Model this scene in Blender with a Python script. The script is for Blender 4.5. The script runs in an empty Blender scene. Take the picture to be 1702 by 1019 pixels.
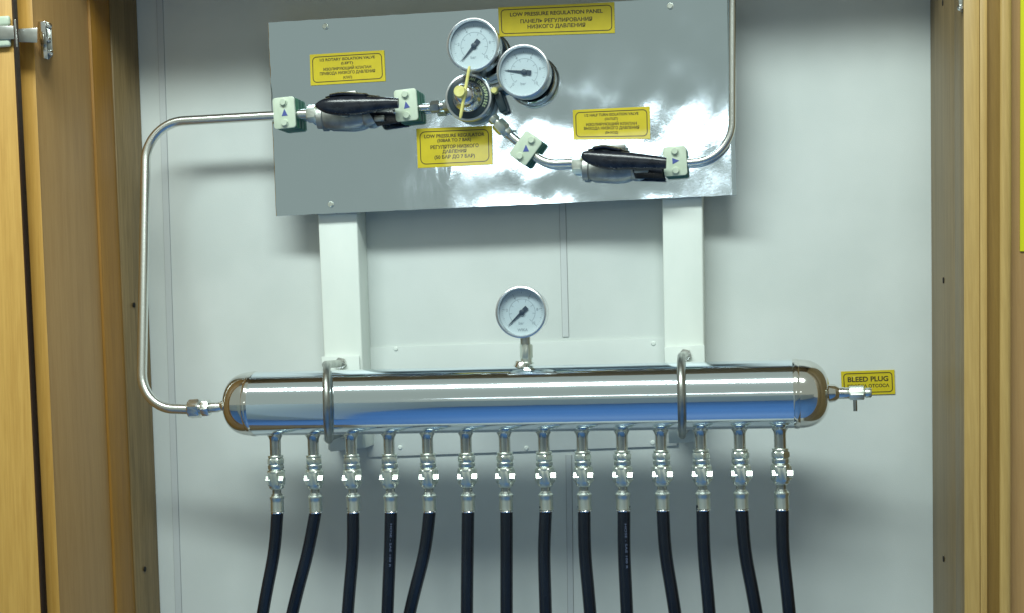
import bpy, bmesh, math, random
from mathutils import Vector, Matrix, noise

random.seed(7)
scene = bpy.context.scene
COL = scene.collection

# ------------------------------------------------------------------ camera
W_PX, H_PX = 1702.0, 1019.0
F = 2300.0                       # focal length in photograph pixels
FOOT = (1290.0, 510.0)           # pixel that looks squarely at the wall
DIST = 1.84                      # metres from the wall
TILT = -0.0295                   # slope of level lines at the centre
n_c = Vector((FOOT[0] - W_PX / 2, FOOT[1] - H_PX / 2, F)).normalized()
x_c = Vector((1.0, TILT, 0.0))
x_c.z = -(x_c.x * n_c.x + x_c.y * n_c.y) / n_c.z
x_c.normalize()
z_c = -(n_c.cross(x_c))          # world up, in image axes (y down)
if z_c.y > 0:
    z_c = -z_c
CAM = Vector((0.0, -DIST, 0.0))


def ray(u, v):
    d = Vector((u - W_PX / 2, v - H_PX / 2, F))
    return Vector((d.dot(x_c), d.dot(n_c), d.dot(z_c)))


def P(u, v, dep=0.0):
    """point at distance dep in front of the wall"""
    r = ray(u, v)
    t = (DIST - dep) / r.y
    return CAM + r * t


def sc(u, v, dep=0.0):
    return (P(u, v + 1, dep) - P(u, v, dep)).length


cam_data = bpy.data.cameras.new("camera")
cam_data.sensor_fit = 'HORIZONTAL'
cam_data.sensor_width = 36.0
cam_data.lens = F * 36.0 / W_PX
cam_data.clip_start = 0.05
cam_data.clip_end = 100
cam = bpy.data.objects.new("camera", cam_data)
COL.objects.link(cam)
right = Vector((x_c.x, n_c.x, z_c.x))
down = Vector((x_c.y, n_c.y, z_c.y))
fwd = Vector((x_c.z, n_c.z, z_c.z))
m = Matrix.Identity(4)
for i in range(3):
    m[i][0] = right[i]
    m[i][1] = -down[i]
    m[i][2] = -fwd[i]
    m[i][3] = CAM[i]
cam.matrix_world = m
scene.camera = cam

# ------------------------------------------------------------------ light
world = bpy.data.worlds.new("World")
scene.world = world
world.use_nodes = True
bg = world.node_tree.nodes["Background"]
bg.inputs[0].default_value = (0.67, 0.75, 0.65, 1)
bg.inputs[1].default_value = 0.50

scene.view_settings.view_transform = 'Standard'
scene.view_settings.look = 'None'
scene.view_settings.exposure = 0.0
scene.view_settings.gamma = 1.0


def area(name, loc, target, sx, sy, power, color, spin=0.0):
    l = bpy.data.lights.new(name, 'AREA')
    l.shape = 'RECTANGLE'
    l.size = sx
    l.size_y = sy
    l.energy = power
    l.color = color
    o = bpy.data.objects.new(name, l)
    COL.objects.link(o)
    o.location = loc
    q = (Vector(target) - Vector(loc)).to_track_quat('-Z', 'Y')
    o.rotation_mode = 'QUATERNION'
    o.rotation_quaternion = q @ Matrix.Rotation(spin, 3, 'Z').to_quaternion()
    return o


# ceiling fluorescent fitting just in front of the cabinet
area("ceiling_light", (-0.52, -1.66, 1.74), (-0.52, -0.10, 0.0), 2.15, 0.32, 64, (0.88, 1.0, 0.955), math.radians(-6))
# bright ceiling row far back in the room, low over the horizon: the steel mirrors it
area("far_ceiling_light", (-0.75, -9.0, 1.315), (-0.75, 0.0, 1.315), 3.6, 0.17, 11, (0.92, 1.0, 0.97), math.radians(2))


# ------------------------------------------------------------------ materials
def new_mat(name):
    mt = bpy.data.materials.new(name)
    mt.use_nodes = True
    nt = mt.node_tree
    b = nt.nodes["Principled BSDF"]
    return mt, nt, b


def add_bump(nt, b, scale=(40, 40, 40), strength=0.1, dist=0.001, detail=3, rough=0.5):
    tc = nt.nodes.new("ShaderNodeTexCoord")
    mp = nt.nodes.new("ShaderNodeMapping")
    mp.inputs['Scale'].default_value = scale
    nz = nt.nodes.new("ShaderNodeTexNoise")
    nz.inputs['Scale'].default_value = 1.0
    nz.inputs['Detail'].default_value = detail
    nz.inputs['Roughness'].default_value = rough
    bp = nt.nodes.new("ShaderNodeBump")
    bp.inputs['Strength'].default_value = strength
    bp.inputs['Distance'].default_value = dist
    nt.links.new(tc.outputs['Object'], mp.inputs['Vector'])
    nt.links.new(mp.outputs[0], nz.inputs['Vector'])
    nt.links.new(nz.outputs['Fac'], bp.inputs['Height'])
    nt.links.new(bp.outputs[0], b.inputs['Normal'])
    return bp, mp, nz


def add_var(nt, b, c0, c1, scale=(10, 10, 10), detail=4, lo=0.35, hi=0.65):
    tc = nt.nodes.new("ShaderNodeTexCoord")
    mp = nt.nodes.new("ShaderNodeMapping")
    mp.inputs['Scale'].default_value = scale
    nz = nt.nodes.new("ShaderNodeTexNoise")
    nz.inputs['Scale'].default_value = 1.0
    nz.inputs['Detail'].default_value = detail
    rp = nt.nodes.new("ShaderNodeValToRGB")
    rp.color_ramp.elements[0].position = lo
    rp.color_ramp.elements[1].position = hi
    rp.color_ramp.elements[0].color = (*c0, 1)
    rp.color_ramp.elements[1].color = (*c1, 1)
    nt.links.new(tc.outputs['Object'], mp.inputs['Vector'])
    nt.links.new(mp.outputs[0], nz.inputs['Vector'])
    nt.links.new(nz.outputs['Fac'], rp.inputs[0])
    nt.links.new(rp.outputs[0], b.inputs['Base Color'])
    return rp


def metal(name, color, rough, bscale=None, bstr=0.1, bdist=0.001, var=0.0, detail=3):
    mt, nt, b = new_mat(name)
    b.inputs['Base Color'].default_value = (*color, 1)
    b.inputs['Metallic'].default_value = 1.0
    b.inputs['Roughness'].default_value = rough
    if bscale:
        add_bump(nt, b, bscale, bstr, bdist, detail)
    if var:
        d = tuple(c * (1 - var) for c in color)
        add_var(nt, b, d, color, (60, 60, 60))
    return mt


def paint(name, c0, c1=None, rough=0.5, bscale=None, bstr=0.1, coat=0.0, vscale=(12, 12, 12), spec=0.5):
    mt, nt, b = new_mat(name)
    b.inputs['Base Color'].default_value = (*c0, 1)
    b.inputs['Roughness'].default_value = rough
    b.inputs['Specular IOR Level'].default_value = spec
    if c1:
        add_var(nt, b, c0, c1, vscale)
    if coat:
        b.inputs['Coat Weight'].default_value = coat
        b.inputs['Coat Roughness'].default_value = 0.03
    if bscale:
        add_bump(nt, b, bscale, bstr, 0.001)
    return mt


def wood(name, c0, c1, rough=0.4):
    mt, nt, b = new_mat(name)
    tc = nt.nodes.new("ShaderNodeTexCoord")
    mp = nt.nodes.new("ShaderNodeMapping")
    mp.inputs['Scale'].default_value = (110, 110, 3.0)
    nz = nt.nodes.new("ShaderNodeTexNoise")
    nz.inputs['Scale'].default_value = 1.0
    nz.inputs['Detail'].default_value = 6
    nz.inputs['Distortion'].default_value = 0.6
    mp2 = nt.nodes.new("ShaderNodeMapping")
    mp2.inputs['Scale'].default_value = (500, 500, 22)
    nz2 = nt.nodes.new("ShaderNodeTexNoise")
    nz2.inputs['Scale'].default_value = 1.0
    nz2.inputs['Detail'].default_value = 3
    mx = nt.nodes.new("ShaderNodeMix")
    mx.data_type = 'FLOAT'
    mx.inputs[0].default_value = 0.45
    rp = nt.nodes.new("ShaderNodeValToRGB")
    rp.color_ramp.elements[0].position = 0.36
    rp.color_ramp.elements[1].position = 0.62
    rp.color_ramp.elements[0].color = (*c0, 1)
    rp.color_ramp.elements[1].color = (*c1, 1)
    nt.links.new(tc.outputs['Object'], mp.inputs['Vector'])
    nt.links.new(tc.outputs['Object'], mp2.inputs['Vector'])
    nt.links.new(mp.outputs[0], nz.inputs['Vector'])
    nt.links.new(mp2.outputs[0], nz2.inputs['Vector'])
    nt.links.new(nz.outputs['Fac'], mx.inputs[2])
    nt.links.new(nz2.outputs['Fac'], mx.inputs[3])
    nt.links.new(mx.outputs[0], rp.inputs[0])
    nt.links.new(rp.outputs[0], b.inputs['Base Color'])
    bp = nt.nodes.new("ShaderNodeBump")
    bp.inputs['Strength'].default_value = 0.12
    bp.inputs['Distance'].default_value = 0.0006
    nt.links.new(nz2.outputs['Fac'], bp.inputs['Height'])
    nt.links.new(bp.outputs[0], b.inputs['Normal'])
    b.inputs['Roughness'].default_value = rough
    return mt


M = {}
M['wall'] = paint('wall_white', (0.595, 0.645, 0.625), (0.665, 0.71, 0.69), 0.55, (900, 900, 900), 0.2, vscale=(6, 6, 6))
M['strip'] = paint('strip_white', (0.58, 0.62, 0.62), None, 0.4)
M['strip_joint'] = paint('joint_grey', (0.34, 0.35, 0.35), None, 0.8)
M['post'] = paint('post_white', (0.76, 0.82, 0.77), (0.82, 0.87, 0.82), 0.4, (300, 300, 300), 0.05, vscale=(20, 20, 8))
M['plate'] = paint('plate_white', (0.72, 0.78, 0.74), None, 0.4)
M['wood_front'] = wood('wood_front', (0.50, 0.27, 0.055), (0.62, 0.36, 0.085), 0.38)
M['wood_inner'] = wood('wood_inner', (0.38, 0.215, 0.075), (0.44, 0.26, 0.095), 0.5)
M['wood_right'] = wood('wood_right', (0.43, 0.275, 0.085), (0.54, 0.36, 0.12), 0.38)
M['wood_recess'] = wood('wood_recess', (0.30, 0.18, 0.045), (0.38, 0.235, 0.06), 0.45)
M['wood_orange'] = wood('wood_orange', (0.28, 0.13, 0.012), (0.36, 0.17, 0.02), 0.5)
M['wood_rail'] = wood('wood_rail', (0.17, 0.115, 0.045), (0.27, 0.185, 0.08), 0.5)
M['wood_gap_shade'] = wood('wood_gap_shade', (0.10, 0.05, 0.035), (0.15, 0.08, 0.05), 0.5)  # dark tone that paints the shade of the left door gap
M['hole'] = paint('hole_black', (0.01, 0.008, 0.006), None, 0.9)
M['polished'] = metal('polished_stainless', (0.78, 0.88, 0.96), 0.085, (7, 60, 60), 0.10, 0.0012, 0.0, 4)
_b = M['polished'].node_tree.nodes["Principled BSDF"]
_b.inputs['Coat Weight'].default_value = 1.0
_b.inputs['Coat Roughness'].default_value = 0.17
M['cap'] = metal('cap_stainless', (0.74, 0.74, 0.71), 0.10, (25, 25, 25), 0.12, 0.001)
M['stub'] = metal('stub_stainless', (0.66, 0.67, 0.62), 0.24, (200, 200, 200), 0.1, 0.0005, 0.2)
M['tube'] = metal('tube_stainless', (0.76, 0.78, 0.75), 0.27, (200, 200, 200), 0.08)
M['dull'] = metal('dull_steel', (0.50, 0.52, 0.49), 0.33, (250, 250, 250), 0.15, 0.0006, 0.3)
M['nut'] = metal('nut_steel', (0.74, 0.79, 0.73), 0.32, None, 0, 0, 0)
M['cast'] = metal('cast_steel', (0.50, 0.52, 0.50), 0.45, (260, 260, 260), 0.3, 0.001, 0.35)
M['chrome'] = metal('chrome', (0.78, 0.79, 0.80), 0.12)
M['bonnet'] = metal('bonnet_steel', (0.74, 0.75, 0.80), 0.2)
M['satin'] = metal('satin_steel', (0.80, 0.82, 0.84), 0.30, (300, 300, 300), 0.1, 0.0004)
M['zinc'] = metal('zinc', (0.62, 0.63, 0.60), 0.3, (150, 150, 150), 0.1, 0.001, 0.2)
M['brass'] = paint('brass_yellow', (0.72, 0.66, 0.20), (0.80, 0.76, 0.30), 0.4, vscale=(150, 150, 150))
M['black_rubber'] = paint('black_rubber', (0.005, 0.007, 0.012), (0.012, 0.017, 0.027), 0.24, (500, 500, 500), 0.12, vscale=(40, 40, 10))
M['black_grip'] = paint('black_grip', (0.006, 0.008, 0.014), (0.016, 0.02, 0.03), 0.22, (160, 160, 160), 0.25, vscale=(80, 80, 80))
M['black_band'] = paint('black_anodised_and_shade', (0.025, 0.045, 0.055), None, 0.3)  # name ring; on the regulator's side stem this black stands in for shadow
M['green'] = paint('green_plastic', (0.015, 0.13, 0.065), (0.02, 0.17, 0.085), 0.45, vscale=(90, 90, 90))
M['cover'] = paint('cover_cream', (0.54, 0.63, 0.49), (0.61, 0.70, 0.56), 0.4, vscale=(90, 90, 90))
M['yellow'] = paint('label_yellow', (0.58, 0.46, 0.0), (0.63, 0.50, 0.0), 0.55, None, 0, 0.6, (60, 60, 60))
M['yellow2'] = paint('sign_yellow', (0.62, 0.62, 0.0), None, 0.5)
M['ink'] = paint('label_ink', (0.05, 0.035, 0.002), None, 0.55, None, 0, 0.5)
M['blue_ink'] = paint('blue_ink', (0.07, 0.10, 0.34), None, 0.5)
M['grey_ink'] = paint('grey_ink', (0.30, 0.35, 0.40), None, 0.6)
M['pointer'] = paint('pointer_dark', (0.035, 0.055, 0.09), None, 0.45)
M['dial'] = paint('dial_white', (0.62, 0.69, 0.74), None, 0.5)
M['reg_ink'] = paint('lettering_green', (0.50, 0.62, 0.36), None, 0.4)
M['hose_ink'] = paint('hose_print', (0.12, 0.15, 0.24), None, 0.5)
M['floor'] = paint('floor_blue', (0.07, 0.20, 0.52), (0.085, 0.23, 0.57), 0.45, vscale=(3, 3, 3))
M['room'] = paint('room_paint', (0.60, 0.66, 0.64), (0.66, 0.70, 0.68), 0.6, vscale=(1.5, 1.5, 1.5))

# glass of the gauges: clear with a mirror film
gm = bpy.data.materials.new('gauge_glass')
gm.use_nodes = True
nt = gm.node_tree
nt.nodes.clear()
out = nt.nodes.new("ShaderNodeOutputMaterial")
mix = nt.nodes.new("ShaderNodeMixShader")
fr = nt.nodes.new("ShaderNodeFresnel")
fr.inputs[0].default_value = 1.45
tr = nt.nodes.new("ShaderNodeBsdfTransparent")
tr.inputs[0].default_value = (0.95, 0.97, 0.97, 1)
gl = nt.nodes.new("ShaderNodeBsdfGlossy")
gl.inputs['Roughness'].default_value = 0.02
ge = nt.nodes.new("ShaderNodeNewGeometry")
ma = nt.nodes.new("ShaderNodeMath")
ma.operation = 'MULTIPLY'
mb = nt.nodes.new("ShaderNodeMath")
mb.operation = 'SUBTRACT'
mb.inputs[0].default_value = 1.0
nt.links.new(ge.outputs['Backfacing'], mb.inputs[1])
nt.links.new(fr.outputs[0], ma.inputs[0])
nt.links.new(mb.outputs[0], ma.inputs[1])
nt.links.new(ma.outputs[0], mix.inputs[0])
nt.links.new(tr.outputs[0], mix.inputs[1])
nt.links.new(gl.outputs[0], mix.inputs[2])
nt.links.new(mix.outputs[0], out.inputs[0])
M['glass'] = gm

# crumpled bright sheet of the panel
pm, nt, b = new_mat('sheet_steel')
b.inputs['Base Color'].default_value = (0.68, 0.80, 0.90, 1)
b.inputs['Metallic'].default_value = 1.0
b.inputs['Roughness'].default_value = 0.065
tc = nt.nodes.new("ShaderNodeTexCoord")
mp = nt.nodes.new("ShaderNodeMapping")
mp.inputs['Rotation'].default_value = (0, math.radians(-32), 0)
mp.inputs['Scale'].default_value = (34, 1, 13)
n1 = nt.nodes.new("ShaderNodeTexNoise")
n1.inputs['Scale'].default_value = 1.0
n1.inputs['Detail'].default_value = 2.5
bp1 = nt.nodes.new("ShaderNodeBump")
bp1.inputs['Strength'].default_value = 0.8
bp1.inputs['Distance'].default_value = 0.00030
mp3 = nt.nodes.new("ShaderNodeMapping")
mp3.inputs['Scale'].default_value = (260, 260, 260)
n3 = nt.nodes.new("ShaderNodeTexNoise")
n3.inputs['Scale'].default_value = 1.0
n3.inputs['Detail'].default_value = 3
bp2 = nt.nodes.new("ShaderNodeBump")
bp2.inputs['Strength'].default_value = 0.05
bp2.inputs['Distance'].default_value = 0.00025
nt.links.new(tc.outputs['Object'], mp.inputs[0])
nt.links.new(tc.outputs['Object'], mp3.inputs[0])
nt.links.new(mp.outputs[0], n1.inputs['Vector'])
nt.links.new(mp3.outputs[0], n3.inputs['Vector'])
nt.links.new(n1.outputs['Fac'], bp1.inputs['Height'])
nt.links.new(n3.outputs['Fac'], bp2.inputs['Height'])
nt.links.new(bp1.outputs[0], bp2.inputs['Normal'])
nt.links.new(bp2.outputs[0], b.inputs['Normal'])
n4 = nt.nodes.new("ShaderNodeTexNoise")
n4.inputs['Scale'].default_value = 14.0
n4.inputs['Detail'].default_value = 5
mr = nt.nodes.new("ShaderNodeMapRange")
mr.inputs['From Min'].default_value = 0.35
mr.inputs['From Max'].default_value = 0.7
mr.inputs['To Min'].default_value = 0.04
mr.inputs['To Max'].default_value = 0.105
nt.links.new(tc.outputs['Object'], n4.inputs['Vector'])
nt.links.new(n4.outputs['Fac'], mr.inputs['Value'])
nt.links.new(mr.outputs[0], b.inputs['Roughness'])
M['sheet'] = pm


# ------------------------------------------------------------------ helpers
class Thing:
    """an Empty at the thing's base; parts are built in its local axes (x right, y into the wall, z up)"""

    def __init__(self, name, label, cat, loc, roll=0.0, group=None):
        self.o = bpy.data.objects.new(name, None)
        COL.objects.link(self.o)
        self.o.empty_display_size = 0.02
        self.M = Matrix.Translation(loc) @ Matrix.Rotation(roll, 4, 'Y')
        self.o.matrix_world = self.M
        self.o['label'] = label
        self.o['category'] = cat
        if group:
            self.o['group'] = group
        self.inv = self.M.inverted()

    def part(self, name, bm, mat, parent=None, smooth=True, label=None, world=False):
        if world:
            bmesh.ops.transform(bm, matrix=self.inv, verts=bm.verts)
        o = link_mesh(name, bm, mat, smooth)
        o.parent = parent or self.o
        if label:
            o['label'] = label
        return o

    def inst(self, name, mesh, mtx, parent=None):
        o = bpy.data.objects.new(name, mesh)
        COL.objects.link(o)
        o.parent = parent or self.o
        o.matrix_local = mtx
        return o


def link_mesh(name, bm, mat, smooth=True):
    bmesh.ops.recalc_face_normals(bm, faces=bm.faces)
    me = bpy.data.meshes.new(name)
    bm.to_mesh(me)
    bm.free()
    me.materials.append(M[mat] if isinstance(mat, str) else mat)
    if smooth:
        for p in me.polygons:
            p.use_smooth = True
        me.set_sharp_from_angle(angle=math.radians(32))
    o = bpy.data.objects.new(name, me)
    COL.objects.link(o)
    return o


def single(name, bm, mat, label, cat, group=None, smooth=True):
    o = link_mesh(name, bm, mat, smooth)
    o['label'] = label
    o['category'] = cat
    if group:
        o['group'] = group
    return o


def struct(name, bm, mat):
    o = link_mesh(name, bm, mat, False)
    o['kind'] = 'structure'
    return o


def B():
    return bmesh.new()


def box(bm, c, s, bev=0.0, rot=None, seg=2):
    r = bmesh.ops.create_cube(bm, size=1.0)
    vs = r['verts']
    bmesh.ops.scale(bm, vec=Vector(s), verts=vs)
    if bev > 0:
        es = list({e for v in vs for e in v.link_edges})
        rr = bmesh.ops.bevel(bm, geom=es, offset=bev, segments=seg, affect='EDGES', profile=0.5)
        vs = list({v for f in rr['faces'] for v in f.verts} | {v for v in vs if v.is_valid})
    if rot is not None:
        bmesh.ops.transform(bm, matrix=rot, verts=vs)
    bmesh.ops.translate(bm, vec=Vector(c), verts=vs)
    return bm


AX = {'x': Matrix(((0, 0, 1), (0, 1, 0), (-1, 0, 0))), 'y': Matrix(((1, 0, 0), (0, 0, -1), (0, 1, 0))), 'z': Matrix.Identity(3)}


def lathe(bm, prof, axis='z', c=(0, 0, 0), n=32, phase=0.0, d=None):
    """prof: (radius, along) pairs"""
    if d is not None:
        R = Vector(d).normalized().to_track_quat('Z', 'Y').to_matrix()
    else:
        R = AX[axis]
    c = Vector(c)
    rings = []
    for r, t in prof:
        if r <= 1e-7:
            rings.append([bm.verts.new(c + R @ Vector((0, 0, t)))])
        else:
            rings.append([bm.verts.new(c + R @ Vector((r * math.cos(phase + 2 * math.pi * k / n), r * math.sin(phase + 2 * math.pi * k / n), t))) for k in range(n)])
    for a, b2 in zip(rings[:-1], rings[1:]):
        for k in range(n):
            k2 = (k + 1) % n
            if len(a) == 1 and len(b2) == 1:
                continue
            if len(a) == 1:
                bm.faces.new((a[0], b2[k], b2[k2]))
            elif len(b2) == 1:
                bm.faces.new((a[k], b2[0], a[k2]))
            else:
                bm.faces.new((a[k], b2[k], b2[k2], a[k2]))
    for rg in (rings[0], rings[-1]):
        if len(rg) > 2:
            bm.faces.new(rg)
    return bm


def hexnut(bm, r, t0, t1, axis='z', c=(0, 0, 0), phase=0.0, d=None):
    """chamfered hexagon: the corners are cut by a cone at both ends"""
    if d is not None:
        R = Vector(d).normalized().to_track_quat('Z', 'Y').to_matrix()
    else:
        R = AX[axis]
    c = Vector(c)
    n = 24
    ch = r * 0.14 * (1 if t1 > t0 else -1)
    rings = []
    for t, rc in ((t0, 0.86), (t0 + ch, 1.0), (t1 - ch, 1.0), (t1, 0.86)):
        rg = []
        for k in range(n):
            a = 2 * math.pi * k / n
            aa = (a + math.pi / 6) % (math.pi / 3) - math.pi / 6
            rad = r * 0.866 / math.cos(aa)
            rad = min(rad, r * rc * 1.0) if rc < 1 else rad
            rg.append(bm.verts.new(c + R @ Vector((rad * math.cos(a + phase), rad * math.sin(a + phase), t))))
        rings.append(rg)
    for a, b2 in zip(rings[:-1], rings[1:]):
        for k in range(n):
            k2 = (k + 1) % n
            bm.faces.new((a[k], b2[k], b2[k2], a[k2]))
    bm.faces.new(rings[0])
    bm.faces.new(rings[-1])
    return bm


def round_path(pts, rad, seg=10):
    out = [pts[0]]
    for i in range(1, len(pts) - 1):
        a, b2, c = pts[i - 1], pts[i], pts[i + 1]
        d1 = (a - b2).normalized()
        d2 = (c - b2).normalized()
        r = rad[i - 1] if isinstance(rad, (list, tuple)) else rad
        ang = d1.angle(d2)
        t = min(r / math.tan(ang / 2), 0.49 * (a - b2).length * 1.9, 0.49 * (c - b2).length * 1.9)
        rr = t * math.tan(ang / 2)
        p1 = b2 + d1 * t
        bis = (d1 + d2).normalized()
        cen = b2 + bis * (rr / math.sin(ang / 2))
        v1 = p1 - cen
        v2 = (b2 + d2 * t) - cen
        tot = v1.angle(v2)
        ax = v1.cross(v2).normalized()
        for k in range(seg + 1):
            out.append(cen + Matrix.Rotation(tot * k / seg, 3, ax) @ v1)
    out.append(pts[-1])
    return out


def catmull(pts, seg=8):
    out = []
    q = [pts[0] * 2 - pts[1]] + pts + [pts[-1] * 2 - pts[-2]]
    for i in range(1, len(q) - 2):
        p0, p1, p2, p3 = q[i - 1], q[i], q[i + 1], q[i + 2]
        for k in range(seg):
            t = k / seg
            out.append(0.5 * ((2 * p1) + (p2 - p0) * t + (2 * p0 - 5 * p1 + 4 * p2 - p3) * t * t + (3 * p1 - p0 - 3 * p2 + p3) * t ** 3))
    out.append(pts[-1])
    return out


def sweep(bm, pts, r, n=20, cap=True, sect=None):
    """tube of radius r along pts; sect(i) may give (ra, rb)"""
    t0 = (pts[1] - pts[0]).normalized()
    up = Vector((0, -1, 0)) if abs(t0.y) < 0.9 else Vector((0, 0, 1))
    nrm = (up - t0 * up.dot(t0)).normalized()
    rings = []
    for i, p in enumerate(pts):
        if i == 0:
            t = t0
        elif i == len(pts) - 1:
            t = (pts[-1] - pts[-2]).normalized()
        else:
            t = (pts[i + 1] - pts[i - 1]).normalized()
        nrm = (nrm - t * nrm.dot(t)).normalized()
        bn = t.cross(nrm)
        ra = rb = r
        if sect:
            ra, rb = sect(i)
        rings.append([bm.verts.new(p + nrm * ra * math.cos(2 * math.pi * k / n) + bn * rb * math.sin(2 * math.pi * k / n)) for k in range(n)])
    for a, b2 in zip(rings[:-1], rings[1:]):
        for k in range(n):
            k2 = (k + 1) % n
            bm.faces.new((a[k], a[k2], b2[k2], b2[k]))
    if cap:
        bm.faces.new(rings[0])
        bm.faces.new(rings[-1])
    return bm


def prism(bm, poly, y0, y1, bev=0.0):
    """poly of (x, z) extruded from y0 to y1"""
    a = [bm.verts.new((x, y0, z)) for x, z in poly]
    b2 = [bm.verts.new((x, y1, z)) for x, z in poly]
    n = len(poly)
    bm.faces.new(a)
    bm.faces.new(b2[::-1])
    for i in range(n):
        j = (i + 1) % n
        bm.faces.new((a[i], b2[i], b2[j], a[j]))
    if bev:
        bmesh.ops.recalc_face_normals(bm, faces=bm.faces)
        es = [e for e in bm.edges if abs(e.verts[0].co.y - e.verts[1].co.y) < 1e-9 and min(y0, y1) + 1e-9 > e.verts[0].co.y]
        bmesh.ops.bevel(bm, geom=es, offset=bev, segments=2, affect='EDGES', profile=0.5)
    return bm


def hexa(bm, q0, q1):
    """solid between two quads of world points"""
    a = [bm.verts.new(p) for p in q0]
    b2 = [bm.verts.new(p) for p in q1]
    bm.faces.new(a)
    bm.faces.new(b2[::-1])
    for i in range(4):
        j = (i + 1) % 4
        bm.faces.new((a[i], b2[i], b2[j], a[j]))
    return bm


def text_mesh(body, size, bold=0.0, align='CENTER'):
    cu = bpy.data.curves.new('lettering', 'FONT')
    cu.body = body
    cu.size = size
    cu.offset = bold
    cu.align_x = align
    cu.align_y = 'CENTER'
    cu.resolution_u = 3
    o = bpy.data.objects.new('lettering', cu)
    COL.objects.link(o)
    dg = bpy.context.evaluated_depsgraph_get()
    dg.update()
    me = bpy.data.meshes.new_from_object(o.evaluated_get(dg))
    bpy.data.objects.remove(o)
    bpy.data.curves.remove(cu)
    return me


def add_text(bm, body, size, fn, bold=0.0, width=None, align='CENTER', shear=0.0):
    me = text_mesh(body, size, bold, align)
    if not me.vertices:
        return
    xs = [v.co.x for v in me.vertices]
    ys = [v.co.y for v in me.vertices]
    k = 1.0
    if width:
        k = width / (max(xs) - min(xs))
    cy = (max(ys) + min(ys)) / 2 if align == 'CENTER' else 0
    vs = [bm.verts.new(fn(v.co.x * k + shear * (v.co.y - cy), v.co.y - cy)) for v in me.vertices]
    for p in me.polygons:
        try:
            bm.faces.new([vs[i] for i in p.vertices])
        except ValueError:
            pass
    bpy.data.meshes.remove(me)


# ------------------------------------------------------------------ room
ZF, ZC = -1.45, 1.62
bm = B()
hexa(bm, [Vector(p) for p in ((-4, 0.10, ZF), (3, 0.10, ZF), (3, 0.10, ZC), (-4, 0.10, ZC))],
     [Vector(p) for p in ((-4, 0, ZF), (3, 0, ZF), (3, 0, ZC), (-4, 0, ZC))])
wall = struct('wall', bm, 'wall')
bm = B()
hexa(bm, [Vector(p) for p in ((-7, -9.6, ZF - 0.05), (7, -9.6, ZF - 0.05), (7, 0.1, ZF - 0.05), (-7, 0.1, ZF - 0.05))],
     [Vector(p) for p in ((-7, -9.6, ZF), (7, -9.6, ZF), (7, 0.1, ZF), (-7, 0.1, ZF))])
struct('floor', bm, 'floor')
# opposite side of the room: a low partition that runs obliquely
bm = B()
q = [(-6.0, -2.3), (6.0, -6.4), (6.0, -6.5), (-6.0, -2.4)]
hexa(bm, [Vector((x, y, ZF + 0.004)) for x, y in q], [Vector((x, y, -0.12)) for x, y in q])
struct('partition_wall', bm, 'room')
bm = B()
q = [(-1.02, -0.95), (-1.22, -2.1), (-1.45, -5.3), (-1.62, -5.3), (-1.38, -2.1), (-1.18, -0.95)]
av = [bm.verts.new((x, y, ZF + 0.004)) for x, y in q]
bv = [bm.verts.new((x, y, -0.10)) for x, y in q]
bm.faces.new(av)
bm.faces.new(bv[::-1])
for i in range(6):
    j = (i + 1) % 6
    bm.faces.new((av[i], bv[i], bv[j], av[j]))
struct('side_partition_wall', bm, 'room')


def vline(u1, v1, u2, v2, dep):
    a, b2 = P(u1, v1, dep), P(u2, v2, dep)

    def f(z):
        t = (z - a.z) / (b2.z - a.z)
        return a.x + (b2.x - a.x) * t
    return f, dep


Z0, Z1 = -1.25, 0.54


def board(bm, lines, z0=Z0, z1=Z1, offs=None):
    """vertical board whose plan corners follow the given lines"""
    offs = offs or [0] * len(lines)
    a, b2 = [], []
    for (f, dep), o in zip(lines, offs):
        a.append(bm.verts.new((f(z0) + o, -dep, z0)))
        b2.append(bm.verts.new((f(z1) + o, -dep, z1)))
    n = len(a)
    bm.faces.new(a)
    bm.faces.new(b2[::-1])
    for i in range(n):
        j = (i + 1) % n
        bm.faces.new((a[i], b2[i], b2[j], a[j]))
    return bm


def bev_all(bm, w, seg=2):
    bmesh.ops.recalc_face_normals(bm, faces=bm.faces)
    bmesh.ops.bevel(bm, geom=list(bm.edges), offset=w, segments=seg, affect='EDGES', profile=0.5)
    return bm


# ------------------------------------------------------------------ cabinet
cab = Thing('cabinet', 'open wooden cabinet whose orange brown side boards frame the white wall', 'cabinet', Vector((-0.35, -0.12, Z0)))
CW = lambda name, bm, mat, parent=None, label=None, smooth=True: cab.part(name, bm, mat, parent, smooth, label, world=True)

# left side: back rail, middle board, front board
LW = (231, 100, 267, 1019)
LG = (192, 200, 228, 1019)
LT = (158, 200, 195, 1019)
LF = (58, 100, 100, 1019)
bm = board(B(), [vline(*LW, 0.001), vline(*LG, 0.061), vline(*LG, 0.061), vline(*LW, 0.001)], offs=[0, 0, -0.026, -0.026])
rail_l = CW('back_rail', bev_all(bm, 0.0012), 'wood_rail')
bm = board(B(), [vline(*LG, 0.0612), vline(*LT, 0.116), vline(*LT, 0.116), vline(*LG, 0.0612)], offs=[-0.002, 0, -0.022, -0.026])
CW('middle_board', bev_all(bm, 0.001), 'wood_orange')
bm = board(B(), [vline(*LT, 0.1163), vline(*LF, 0.2495), vline(*LF, 0.2495), vline(*LT, 0.1163)], offs=[-0.0035, -0.0005, -0.018, -0.022])
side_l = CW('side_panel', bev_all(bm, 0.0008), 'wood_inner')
# front edge band
bm = board(B(), [vline(*LF, 0.250), vline(*LF, 0.2535), vline(33, 100, 79, 1019, 0.2535), vline(33, 100, 79, 1019, 0.250)])
CW('edge_band', bev_all(bm, 0.0008), 'wood_front')
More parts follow.
